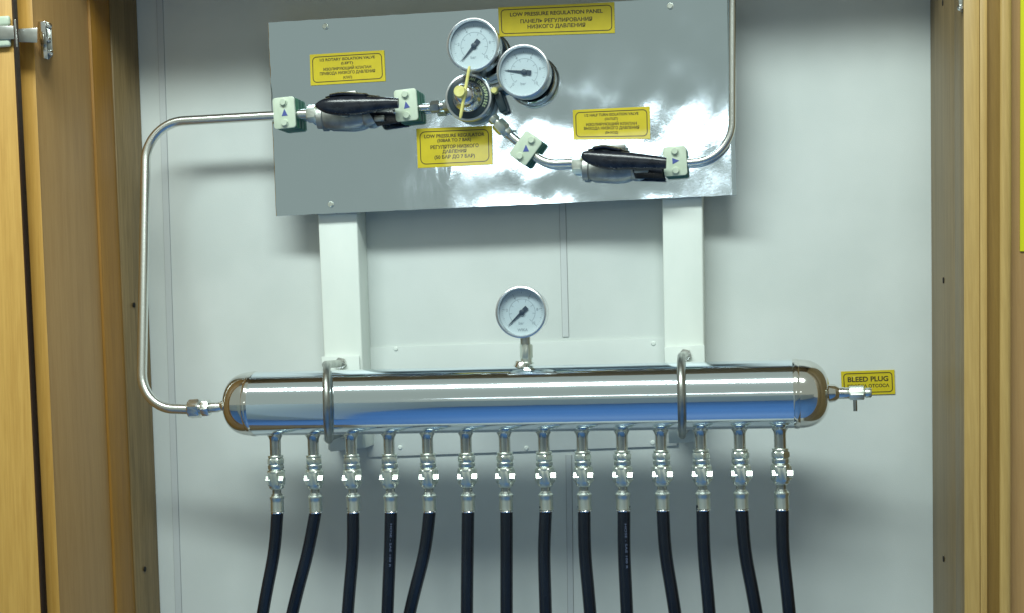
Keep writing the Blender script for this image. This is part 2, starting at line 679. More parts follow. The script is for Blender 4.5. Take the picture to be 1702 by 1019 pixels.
# left door, folded back
bm = board(B(), [vline(24, 100, 68, 1019, 0.285), vline(24, 100, 68, 1019, 0.265), vline(-190, 100, -150, 1019, 0.265), vline(-190, 100, -150, 1019, 0.285)])
door_l = CW('door', bev_all(bm, 0.0015), 'wood_front')
bm = board(B(), [vline(24.5, 100, 68.5, 1019, 0.2648), vline(36, 100, 83, 1019, 0.215), vline(-20, 100, 25, 1019, 0.232), vline(-20, 100, 25, 1019, 0.2648)])
CW('door_edge_gap_shade', bm, 'wood_gap_shade', door_l)  # door side widened as a dark filler; the gap's shade is in its colour

# right side
RW = (1546, 0, 1551, 1019)
RG = (1587, 200, 1589, 1019)
RF = (1601.5, 0, 1603, 1019)
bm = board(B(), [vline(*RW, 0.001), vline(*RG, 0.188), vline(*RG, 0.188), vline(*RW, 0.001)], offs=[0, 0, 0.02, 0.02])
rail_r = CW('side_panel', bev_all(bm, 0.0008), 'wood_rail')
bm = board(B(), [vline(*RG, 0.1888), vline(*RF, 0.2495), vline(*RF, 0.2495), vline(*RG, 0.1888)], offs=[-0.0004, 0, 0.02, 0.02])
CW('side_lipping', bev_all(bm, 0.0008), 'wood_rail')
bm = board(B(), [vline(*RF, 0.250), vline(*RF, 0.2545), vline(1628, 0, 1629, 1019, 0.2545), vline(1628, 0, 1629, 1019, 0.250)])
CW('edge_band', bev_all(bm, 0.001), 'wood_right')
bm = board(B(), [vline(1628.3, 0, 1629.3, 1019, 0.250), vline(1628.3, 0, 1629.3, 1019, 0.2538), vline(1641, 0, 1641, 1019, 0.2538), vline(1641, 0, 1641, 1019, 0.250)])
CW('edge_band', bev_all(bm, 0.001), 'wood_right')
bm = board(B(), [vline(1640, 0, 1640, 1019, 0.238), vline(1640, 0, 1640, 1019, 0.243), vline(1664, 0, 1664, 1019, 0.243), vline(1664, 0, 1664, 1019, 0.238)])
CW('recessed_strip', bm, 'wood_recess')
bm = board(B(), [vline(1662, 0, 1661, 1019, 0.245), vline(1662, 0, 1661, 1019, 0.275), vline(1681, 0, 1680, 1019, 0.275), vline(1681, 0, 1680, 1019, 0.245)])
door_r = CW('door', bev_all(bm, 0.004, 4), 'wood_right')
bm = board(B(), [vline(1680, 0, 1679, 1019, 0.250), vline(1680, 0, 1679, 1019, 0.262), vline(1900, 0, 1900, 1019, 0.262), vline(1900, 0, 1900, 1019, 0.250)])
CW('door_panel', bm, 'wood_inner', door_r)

# top and bottom boards
xl, xr = P(150, 340, 0.13).x - 0.02, P(1600, 340, 0.2).x + 0.02
bm = box(B(), ((xl + xr) / 2, -0.127, Z1 + 0.0101), (xr - xl + 0.10, 0.25, 0.02), 0.001)
CW('top_panel', bm, 'wood_inner')
bm = box(B(), ((xl + xr) / 2, -0.127, Z0 - 0.0101), (xr - xl + 0.10, 0.25, 0.02), 0.001)
CW('bottom_panel', bm, 'wall')

# screw holes
for (u, v, dep, par, side) in ((223, 507, 0.018, rail_l, 1), (241, 946, 0.030, rail_l, 1), (1568, 466, 0.095, rail_r, -1), (1568, 929, 0.095, rail_r, -1), (1567, 5, 0.095, rail_r, -1)):
    # put the hole on the side board: find its depth by walking along the ray
    f0 = vline(*(LW if side == 1 else RW), 0.001)[0]
    f1, d1 = vline(*(LG if side == 1 else RG), 0.061 if side == 1 else 0.188)
    best = None
    for k in range(1, 400):
        dd = d1 * k / 400
        p = P(u, v, dd)
        fx = f0(p.z) + (f1(p.z) - f0(p.z)) * (dd / d1)
        e = abs(p.x - fx)
        if best is None or e < best[0]:
            best = (e, p, fx)
    p = best[1]
    bm = lathe(B(), [(0.0, 0.0006), (0.0028, 0.0006), (0.0036, 0.0004), (0.0036, -0.0006), (0, -0.0006)], 'x', (best[2], p.y, p.z), 16)
    CW('screw_hole', bm, 'hole', par)

# hinge on the left: plate on the side board, arm, cup on the door
hg = Thing('hinge', 'bright metal concealed hinge joining left door to cabinet side', 'hinge', P(60, 62, 0.25))


def hp(u, v, d):
    return P(u, v, d)


def slab(th, name, quad, d0, d1, mat, bev=0.0006, parent=None):
    bm = B()
    hexa(bm, [P(u, v, d0) for u, v in quad], [P(u, v, d1) for u, v in quad])
    if bev:
        bev_all(bm, bev)
    return th.part(name, bm, mat, parent, True, None, True)


pl = slab(hg, 'mounting_plate', [(63, 36), (75, 35), (80, 99), (70, 96)], 0.214, 0.254, 'chrome')
slab(hg, 'plate_edge', [(76, 35), (85, 40), (88, 92), (80, 100)], 0.20, 0.246, 'dull')
ar = slab(hg, 'arm', [(30, 48), (62, 46), (62, 71), (31, 70)], 0.262, 0.286, 'zinc')
slab(hg, 'arm_link', [(23, 33), (26, 32), (30, 78), (27, 79)], 0.284, 0.296, 'chrome')
slab(hg, 'cup', [(-22, 42), (22, 43), (24, 65), (-22, 67)], 0.2852, 0.294, 'zinc')
bm = lathe(B(), [(0, 0.004), (0.016, 0.003), (0.017, 0)], 'y', (0, 0, 0), 24)
for (u, v, w, h) in ((3, 35, 30, 16), (4, 71, 30, 15)):
    bm2 = B()
    pc = P(u, v, 0.2895)
    s = sc(u, v, 0.29)
    box(bm2, pc, (w * s, 0.006, h * s), 0.0028, None, 3)
    hg.part('flange', bm2, 'cover', None, True, None, True)
pc = P(81, 66, 0.2545)
for (u, v) in ((80.5, 66), (82, 43), (84, 88)):
    bm = lathe(B(), [(0, 0.003), (0.0024, 0.0025), (0.0034, 0.001), (0.0036, 0)], 'y', P(u, v, 0.2475), 16)
    hg.part('screw', bm, 'chrome', None, True, None, True)

hg2 = Thing('hinge', 'dark metal hinge plate at the top of the right cabinet side', 'hinge', P(1596, 5, 0.24))
slab(hg2, 'mounting_plate', [(1592, -30), (1602, -30), (1602, 20), (1594, 18)], 0.235, 0.249, 'dull')
bm = lathe(B(), [(0, 0.003), (0.0024, 0.0025), (0.0034, 0.001), (0.0036, 0)], 'y', P(1596.5, 13, 0.2492), 16)
hg2.part('screw', bm, 'chrome', None, True, None, True)

# ------------------------------------------------------------------ wall trim
CABX = None


def strip(u1, v1, u2, v2, wpx, label):
    t = Thing('cover_strip', label, 'cover strip', P(u1, v1, 0.0))
    a, b2 = P(u1, v1, 0), P(u2, v2, 0)
    w = wpx * 0.0008
    for (o0, o1, d, nm, mt) in ((0, w, 0.0012, 'strip_face', 'strip'), (-0.0007, 0, 0.0004, 'joint_line', 'strip_joint'), (w, w + 0.0007, 0.0004, 'joint_line', 'strip_joint')):
        bm = B()
        q = [Vector((a.x + o0, -0.0001, a.z)), Vector((a.x + o1, -0.0001, a.z)), Vector((b2.x + o1, -0.0001, b2.z)), Vector((b2.x + o0, -0.0001, b2.z))]
        hexa(bm, q, [p + Vector((0, -d, 0)) for p in q])
        t.part(nm, bm, mt, None, False, None, True)


strip(257, -120, 297, 1160, 11, 'flat white cover strip running down the wall behind the left bent pipe')
strip(929.5, 320, 935.5, 560, 10, 'short white cover strip on the wall between panel and centre gauge')
strip(941, 756, 946.5, 1200, 9, 'lower white cover strip on the wall hanging below the backing plate')

# backing plate behind the manifold
t = Thing('backing_plate', 'thin white backing plate screwed flat to the wall behind the polished manifold', 'plate', P(870, 660, 0))
q = [(603, 578), (1118, 561), (1126, 741), (612, 760)]
bm = B()
hexa(bm, [P(u, v, 0.0003) for u, v in q], [P(u, v, 0.0032) for u, v in q])
bev_all(bm, 0.0006)
t.part('plate', bm, 'wall', None, True, None, True)
for (u, v) in ((658, 580), (1086, 571), (665, 744), (875, 745), (1085, 736)):
    bm = lathe(B(), [(0, 0.0016), (0.0022, 0.0013), (0.0032, 0.0003), (0.0034, 0)], 'y', P(u, v, 0.0032), 16)
    t.part('screw', bm, 'plate', None, True, None, True)

# ------------------------------------------------------------------ posts
DP = 0.042      # front of posts
DM = 0.047      # front of mounting plates


def post(qf, plate, label, notch):
    t = Thing('support_post', label, 'support post', P(qf[3][0], qf[3][1], 0.0), 0, 'white posts that carry panel and manifold')
    bm = B()
    top = [P(u, v, DP) for u, v in qf]
    back = [Vector((p.x, -0.0002, p.z)) for p in top]
    hexa(bm, back, top)
    bev_all(bm, 0.0022, 3)
    t.part('channel', bm, 'post', None, True, None, True)
    bm = B()
    hexa(bm, [P(u, v, DP + 0.0002) for u, v in plate], [P(u, v, DM) for u, v in plate])
    bev_all(bm, 0.001)
    t.part('mounting_plate', bm, 'plate', None, True, None, True)
    return t


post([(527, 330), (592, 326), (608, 745), (545, 749)], [(534, 593), (597, 591), (604, 744), (549, 751)],
     'left white square post below the steel panel, nearer the bent pipe', None)
post([(1100, 300), (1167, 300), (1172, 700), (1106, 705)], [(1104, 577), (1171, 573), (1174, 733), (1112, 737)],
     'right white square post below the steel panel, nearer the bleed plug', None)

# ------------------------------------------------------------------ steel panel
DPAN = 0.055
pq = [(445, 37.5), (1214, -9), (1224.5, 324), (458.5, 359)]
panel = Thing('steel_panel', 'large bright steel sheet panel carrying the valves, regulator and gauges', 'panel', P(840, 180, DPAN))
NX, NZ = 160, 70
bm = B()
C4 = [P(u, v, DPAN) for u, v in pq]


def bil(C, a, b2):
    return (C[0] * (1 - a) + C[1] * a) * (1 - b2) + (C[3] * (1 - a) + C[2] * a) * b2


grid = []
for j in range(NZ + 1):
    row = []
    for i in range(NX + 1):
        a, b2 = i / NX, j / NZ
        p = bil(C4, a, b2)
        e = min(a, 1 - a, b2 * 0.45, (1 - b2) * 0.45)
        k = min(1, e / 0.06)
        wv = min(1.0, max(0.0, (a + 0.55 * b2 - 0.42) / 0.5))
        p.y += 0.00032 * k * wv * noise.noise(Vector((p.x * 5 + 1.7, 3.3, p.z * 19 + p.x * 6)))
        ac, al = p.x * 0.87 - p.z * 0.5, p.x * 0.5 + p.z * 0.87
        p.y += 0.00021 * k * wv * noise.noise(Vector((ac * 38, 8.3, al * 7)))
        if b2 > 0.9:
            p.y -= 0.00038 * ((b2 - 0.9) / 0.1) ** 2 * max(0.0, 0.45 + 1.3 * noise.noise(Vector((p.x * 11, 2.2, 0)))) * min(1, a * 2)
        p.x += 0.0006 * (1 - k) * noise.noise(Vector((p.z * 60, 1, 0))) if e < 1e-6 else 0
        p.z += 0.0006 * (1 - k) * noise.noise(Vector((p.x * 60, 7, 0))) if e < 1e-6 else 0
        if i in (0, NX):
            p.y += 0.0010
        row.append(bm.verts.new(p))
    grid.append(row)
for j in range(NZ):
    for i in range(NX):
        bm.faces.new((grid[j][i], grid[j][i + 1], grid[j + 1][i + 1], grid[j + 1][i]))
# folded returns
r = bmesh.ops.extrude_edge_only(bm, edges=[e for e in bm.edges if e.is_boundary])
vs = [g for g in r['geom'] if isinstance(g, bmesh.types.BMVert)]
bmesh.ops.translate(bm, vec=(0, 0.0115, 0), verts=vs)
panel.part('sheet', bm, 'sheet', None, True, None, True)
for (u, v) in ((541, 44.5), (550, 340), (1114, 10.5)):
    pc = P(u, v, DPAN + 0.0002)
    bm = lathe(B(), [(0.0042, 0), (0.0042, 0.0008), (0.0034, 0.001)], 'y', pc, 20)
    hexnut(bm, 0.0036, 0.001, 0.0034, 'y', pc, 0.2)
    panel.part('bolt', bm, 'nut', None, True, None, True)


# ------------------------------------------------------------------ labels
def label_plate(quad, dep, lines, label, thick=0.0007, border=True, mat='yellow', bw=0.05):
    """lines: (text, centre height 0..1, letter height fraction, width fraction)"""
    C = [P(u, v, dep) for u, v in quad]
    cen = sum(C, Vector()) / 4
    w = ((C[1] - C[0]).length + (C[2] - C[3]).length) / 2
    h = ((C[3] - C[0]).length + (C[2] - C[1]).length) / 2
    t = Thing('label_plate', label, 'label', cen)
    bm = B()
    hexa(bm, C, [p + Vector((0, -thick, 0)) for p in C])
    bev_all(bm, 0.0002, 1)
    t.part('plate', bm, mat, None, False, None, True)

    def fn(x, y, e=0.00012):
        p = bil(C, 0.5 + x / w, 0.5 - y / h)
        p.y -= thick + e
        return p
    if border:
        bm = B()
        ins = bw * h * 1.6
        lw = 0.00115
        rad = 0.09 * h * 1.6

        def ringpts(i, rr):
            pts = []
            for (sx, sy, a0) in ((1, 1, 0), (-1, 1, 90), (-1, -1, 180), (1, -1, 270)):
                cx, cy = sx * (w / 2 - i - rr), sy * (h / 2 - i - rr)
                for k in range(7):
                    an = math.radians(a0 + 15 * k)
                    pts.append((cx + rr * math.cos(an), cy + rr * math.sin(an)))
            return pts
        a = [bm.verts.new(fn(x, y)) for x, y in ringpts(ins, rad)]
        b2 = [bm.verts.new(fn(x, y)) for x, y in ringpts(ins + lw, rad - lw)]
        for i in range(len(a)):
            j = (i + 1) % len(a)
            bm.faces.new((a[i], a[j], b2[j], b2[i]))
        t.part('border', bm, 'ink', None, False, None, True)
    if lines:
        bm = B()
        for (s, yc, hh, wf) in lines:
            sz = hh * h / 0.70
            add_text(bm, s, sz, lambda x, y, yc=yc: fn(x, y + (0.5 - yc) * h), bold=sz * 0.03, width=wf * w)
        t.part('lettering', bm, 'ink', None, False, None, True)
    return t


DL = DPAN + 0.0007
label_plate([(828, 12.5), (1021, 3.5), (1022, 55), (830, 61)], DL,
            [('LOW PRESSURE REGULATION PANEL', 0.27, 0.12, 0.80), ('ПАНЕЛЬ РЕГУЛИРОВАНИЯ', 0.51, 0.12, 0.62), ('НИЗКОГО ДАВЛЕНИЯ', 0.71, 0.12, 0.50)],
            'widest yellow label plate, at the top edge of the steel panel')
label_plate([(515, 91), (638.5, 83.5), (641, 135), (516.5, 142.5)], DL,
            [('1/2 ROTARY ISOLATION VALVE', 0.20, 0.085, 0.74), ('(LEFT)', 0.35, 0.075, 0.16), ('ИЗОЛИРУЮЩИЙ КЛАПАН', 0.50, 0.085, 0.64), ('ПРИВОДА НИЗКОГО ДАВЛЕНИЯ', 0.65, 0.09, 0.74), ('(КЛАП)', 0.81, 0.075, 0.12)],
            'yellow label plate above the left black valve lever')
label_plate([(692, 214), (817.5, 209), (819, 273.5), (694.5, 279.5)], DL,
            [('LOW PRESSURE REGULATOR', 0.21, 0.085, 0.80), ('(50BAR TO 7 BAR)', 0.34, 0.08, 0.45), ('РЕГУЛЯТОР НИЗКОГО', 0.49, 0.085, 0.64), ('ДАВЛЕНИЯ', 0.62, 0.08, 0.32), ('(50 БАР ДО 7 БАР)', 0.76, 0.085, 0.54)],
            'yellow label plate directly below the round regulator, headed LOW PRESSURE REGULATOR')
label_plate([(952, 183), (1080, 177), (1081, 231), (953.5, 232.5)], DL,
            [('1/2 HALF TURN ISOLATION VALVE', 0.20, 0.085, 0.70), ('(OUTLET)', 0.35, 0.075, 0.17), ('ИЗОЛИРУЮЩИЙ КЛАПАН', 0.50, 0.085, 0.66), ('ВЫХОДА НИЗКОГО ДАВЛЕНИЯ', 0.64, 0.09, 0.72), ('(ВЫХОД)', 0.79, 0.07, 0.17)],
            'yellow label plate above the right black valve lever, its lower part lost in glare')
label_plate([(1397.5, 617.5), (1486.5, 614.5), (1488, 655), (1399.5, 657.5)], 0.0008,
            [('BLEED PLUG', 0.35, 0.20, 0.76), ('ПРОБКА ОТСОСА', 0.63, 0.13, 0.78)],
            'small yellow label plate reading BLEED PLUG on the white wall', bw=0.055)
label_plate([(1696, -60), (1800, -60), (1800, 418), (1695, 418)], 0.2625, [],
            'tall bright yellow sign on the right door at the photo edge', border=False, mat='yellow2', thick=0.0015)

# ------------------------------------------------------------------ manifold
DMF = 0.140
A = P(425, 671.2, DMF)
E = P(1322, 654.6, DMF)
RM = 0.5 * 110.5 * sc(870, 663, DMF)
axis_m = (E - A).normalized()
roll = -math.atan2(axis_m.z, axis_m.x)
man = Thing('gas_manifold', 'long polished stainless steel cylinder manifold with fourteen bottom outlets', 'manifold', A, roll)
L = (E - A).length
capl = 50 * sc(400, 671, DMF)
bm = B()
pr = [(RM, 0.0), (RM, L * 0.25), (RM, L * 0.5), (RM, L * 0.75), (RM, L)]
lathe(bm, pr, 'x', (0, 0, 0), 96)
bm.faces.ensure_lookup_table()
man.part('shell', bm, 'polished')
for s, x0 in ((-1, -0.001), (1, L + 0.001)):
    prof = []
    for k in range(25):
        th = math.pi / 2 * k / 24
        rr = RM * (math.cos(th) ** 0.72) if k < 24 else 0
        tt = capl * (math.sin(th) ** 0.80)
        prof.append((rr, x0 + s * tt))
    man.part('end_cap', lathe(B(), prof, 'x', (0, 0, 0), 96), 'cap')
    prof = [(RM - 0.0004, x0 - 0.0045), (RM + 0.0004, x0 - 0.003), (RM + 0.0009, x0), (RM + 0.0004, x0 + 0.003), (RM - 0.0004, x0 + 0.0045)]
    man.part('weld_bead', lathe(B(), prof, 'x', (0, 0, 0), 72), 'cap')

OUT_U = [458, 521, 584, 647, 711, 775, 839, 904, 968, 1034, 1099, 1165, 1230, 1297]
HOSE = [[(455, 920), (437, 1019)], [(511, 920), (486, 1019)], [(586, 920), (578, 1019)], [(648, 920), (644, 1019)],
        [(705, 920), (681, 1019)], [(777, 920), (776, 1019)], [(842, 920), (842, 1019)], [(904.5, 920), (907, 1019)],
        [(972.5, 920), (981, 1019)], [(1037.5, 920), (1042, 1019)], [(1106.5, 920), (1122, 1019)], [(1170.5, 920), (1179, 1019)],
        [(1239, 920), (1257, 1019)], [(1302, 920), (1312, 1019)]]
HTOP = [457, 520.5, 589, 648, 711, 777, 842, 904, 970, 1036.5, 1101, 1167, 1233, 1300]
hose_names = ['leftmost hose, curving left at its foot', 'second hose from the left, leaning strongly left', 'third hose from the left, the one right of the left U-bolt',
              'fourth hose from the left, hanging almost straight with pale print', 'fifth hose from the left, leaning left most among the middle hoses', 'sixth hose from the left, hanging dead straight',
              'seventh hose from the left, hanging straight just left of the centre gauge', 'eighth hose from the left, hanging straight just right of the centre gauge',
              'ninth hose from the left, drifting slightly right', 'tenth hose from the left, with faint print down its front',
              'eleventh hose from the left, bowed right below the right U-bolt', 'twelfth hose from the left, third from the right end',
              'thirteenth hose from the left, bending right most of all', 'rightmost hose, below the bleed plug end of the manifold']


def ybase(u):
    return 757 - 0.0143 * (u - 458)


# shared meshes for the hose fittings (modelled once at the mean scale, along -z)
S0 = sc(870, 780, DMF)


def mesh_only(bm, mat, name):
    o = link_mesh(name, bm, mat)
    me = o.data
    bpy.data.objects.remove(o)
    return me


q_ = lambda *pr: [(r * S0, -t * S0) for r, t in pr]
me_collar = mesh_only(lathe(B(), q_((9, -0.5), (12.6, 0), (13.2, 1), (13.2, 3), (12, 4.2), (9, 4.4)), 'z', n=28), 'nut', 'collar')
bm = hexnut(B(), 14.6 * S0, -4.5 * S0, -15.5 * S0, 'z', phase=0.5)
lathe(bm, q_((10, 15.3), (13.2, 15.8), (14, 17), (14, 22), (13, 24), (10, 25)), 'z', n=28)
me_adapter = mesh_only(bm, 'nut', 'adapter_body')
bm = hexnut(B(), 16.6 * S0, -26 * S0, -52 * S0, 'z', phase=0.5236)
lathe(bm, q_((9, 51.5), (13.0, 52), (12.6, 56), (10, 58.5), (7, 59)), 'z', n=28)
lathe(bm, q_((9, 24.5), (14.5, 25), (15.4, 27), (15.0, 30), (9, 31)), 'z', n=28)
me_nut = mesh_only(bm, 'nut', 'swivel_nut')
me_glint = mesh_only(box(B(), (0, 0, 0), (9.5 * S0, 9 * S0, 9.5 * S0), 0.5 * S0, Matrix.Rotation(math.radians(-31), 4, 'X'), 1), 'nut', 'nut_glint')  # added block, tilted to mirror the lamp as a bright glint on the nut
me_neck = mesh_only(lathe(B(), q_((6, 58), (7.6, 58.5), (7.6, 65), (10.2, 68), (6, 69)), 'z', n=24), 'dull', 'neck')
me_ferrule = mesh_only(lathe(B(), q_((6, 67), (9.6, 68), (12.3, 71), (12.6, 74), (11.2, 77), (11.4, 80), (11.6, 93), (11.9, 96), (10, 97)), 'z', n=32), 'nut', 'ferrule')
me_band = mesh_only(lathe(B(), q_((10, 96.5), (11.6, 97.0), (12.1, 98), (11.8, 99.6), (10, 100)), 'z', n=28), 'chrome', 'end_band')

for i, u in enumerate(OUT_U):
    yb = ybase(u)
    base = P(u, yb, DMF)
    # stub with a flared weld, child of the manifold
    zc = A.z + (base.x - A.x) / (E.x - A.x) * (E.z - A.z)
    htop = (zc - RM) - base.z          # distance manifold underside -> collar
    prof = []
    n = 9
    for k in range(n + 1):
        a = math.pi / 2 * k / n
        fl = 14 * S0
        prof.append((9.6 * S0 + fl * (1 - math.sin(a)), htop - 0.0 - fl * (1 - math.cos(a)) * 1.05 + 0.0035))
    prof.insert(0, (9.6 * S0 + 14 * S0, htop + 0.012))
    prof.append((9.6 * S0, 0.0))
    bm = lathe(B(), prof, 'z', base, 28)
    man.part('outlet_stub', bm, 'stub', None, True, None, True)

    f = sc(u, yb, DMF) / S0
    hose = Thing('hose', 'black rubber ' + hose_names[i], 'hose', base, math.radians(random.uniform(-1, 1)), 'black hoses hanging from the manifold')
    twist = random.uniform(-0.12, 0.12)
    Rz = Matrix.Rotation(twist, 4, 'Z')
    hose.inst('collar', me_collar, Rz)
    hose.inst('adapter_body', me_adapter, Matrix.Rotation(random.uniform(-0.4, 0.4), 4, 'Z'))
    nutp = hose.inst('swivel_nut', me_nut, Rz)
    for sx in (-1, 1):
        hose.inst('nut_glint', me_glint, Matrix.Translation((sx * 12.0 * S0 + 2.6 * S0, -9.5 * S0, -40.5 * S0)), nutp)
    hose.inst('neck', me_neck, Rz)
    hose.inst('ferrule', me_ferrule, Rz)
    hose.inst('end_band', me_band, Rz)
    # rubber tube
    pts = [Vector((base.x, base.y, base.z - 90 * S0)), Vector((base.x, base.y, base.z - 101 * S0))]
    p1 = P(HOSE[i][0][0], HOSE[i][0][1], DMF)
    p2 = P(HOSE[i][1][0], HOSE[i][1][1], DMF - 0.002)
    pts += [p1, p2]
    d = (p2 - p1)
    d.normalize()
    p3 = p2 + d * 0.18 + Vector((-0.02 * d.x, 0.0, 0))
    p4 = p3 + Vector((d.x * 0.10, 0.0, -0.25))
    p5 = Vector((p4.x, p4.y, Z0 + 0.01))
    pts += [p3, p4, p5]
    cp = catmull(pts, 10)
    bm = sweep(B(), cp, 10.6 * S0, 24)
    hb = hose.part('rubber_tube', bm, 'black_rubber', None, True, None, True)
    if i in (3, 9):
        # faint lettering running down the hose
        bm = B()
        a0, a1 = P(HOSE[i][0][0] + 2, 870, DMF + 11.2 * S0), P(HOSE[i][1][0] + 2.0, 1010, DMF + 11.2 * S0)
        dv = (a1 - a0).normalized()

        def fn(x, y):
            p = a0 + dv * x
            return Vector((p.x + y, p.y - 0.0003, p.z))
        add_text(bm, 'HOSE - SAE 100 R', 0.0036, fn, 0.0, width=0.055, align='LEFT')
        hose.part('lettering', bm, 'hose_ink', None, False, None, True)

for (u, v) in ((571, 668), (1141, 656)):
    p = P(u, v, DM)
    bm = box(B(), (p.x, -(DM + DMF - RM * 0.75) / 2 - 0.0002, p.z), (0.036, DMF - RM * 0.75 - DM, 0.060), 0.002)
    man.part('saddle_block', bm, 'plate', None, True, None, True)

# left connection boss and right boss of the manifold
bl = P(375, 674, DMF)
bm = lathe(B(), [(0.0085, -0.006), (0.009, 0.0), (0.007, 0.004), (0.0045, 0.008), (0.0045, 0.016)], 'x', (0, 0, 0), 24)
bmesh.ops.transform(bm, matrix=Matrix.Scale(-1, 4, (1, 0, 0)), verts=bm.verts)
bmesh.ops.translate(bm, vec=bl, verts=bm.verts)
man.part('inlet_boss', bm, 'cap', None, True, None, True)
brp = P(1386, 653.5, DMF)
bm = lathe(B(), [(0.0115, -0.006), (0.0105, 0.001), (0.0085, 0.004), (0.007, 0.006), (0.007, 0.012)], 'x', brp, 24)
man.part('outlet_boss', bm, 'cap', None, True, None, True)
gb = P(868, 612, DMF)
bm = lathe(B(), [(0.0165, -0.010), (0.0125, -0.002), (0.0095, 0.002), (0.0082, 0.006)], 'z', (gb.x, gb.y, A.z + (gb.x - A.x) / (E.x - A.x) * (E.z - A.z) + RM), 28)
man.part('gauge_boss', bm, 'cap', None, True, None, True)


# U-bolts
def ubolt(top, front_top, mid, front_bot, bot, label):
    t = Thing('u_bolt', label, 'u-bolt', P(top[0], top[1], DM), 0, 'steel u-bolts clamping the manifold')
    # arc round the manifold in a plane from the plate over the front
    cpt = P(mid[0], mid[1], DMF)
    R = RM + 0.0062
    legt = P(top[0], top[1], DM)
    legb = P(bot[0], bot[1], DM)
    pts = [Vector((legt.x, -DM, cpt.z + R - 0.001)), Vector((legt.x * 0.8 + cpt.x * 0.2, -DMF * 0.72 - DM * 0.28, cpt.z + R))]
    fx_ = P(mid[0], mid[1], DMF + R).x
    for k in range(0, 13):
        a = math.pi / 2 - math.pi * k / 12
        x = fx_ + (legt.x - fx_) * (1 - math.cos(a)) * 0.55 if k <= 6 else fx_ + (legb.x - fx_) * (1 - math.cos(a)) * 0.55
        pts.append(Vector((x, -DMF - R * math.cos(a), cpt.z + R * math.sin(a))))
    pts.append(Vector((legb.x * 0.8 + cpt.x * 0.2, -DMF * 0.72 - DM * 0.28, cpt.z - R)))
    pts.append(Vector((legb.x, -DM, cpt.z - R + 0.001)))
    bm = sweep(B(), catmull(pts, 4), 0.0050, 18)
    t.part('rod', bm, 'dull', None, True, None, True)
    for p in (pts[0], pts[-1]):
        bm = hexnut(B(), 0.0085, 0, 0.006, 'y', (p.x, -DM - 0.0001, p.z), 0.3)
        t.part('nut', bm, 'zinc', None, True, None, True)


ubolt((567, 603), None, (543, 669), None, (570, 735), 'dull steel u-bolt round the left part of the manifold')
ubolt((1139, 590), None, (1132.5, 658), None, (1138, 724), 'dull steel u-bolt round the right part of the manifold')


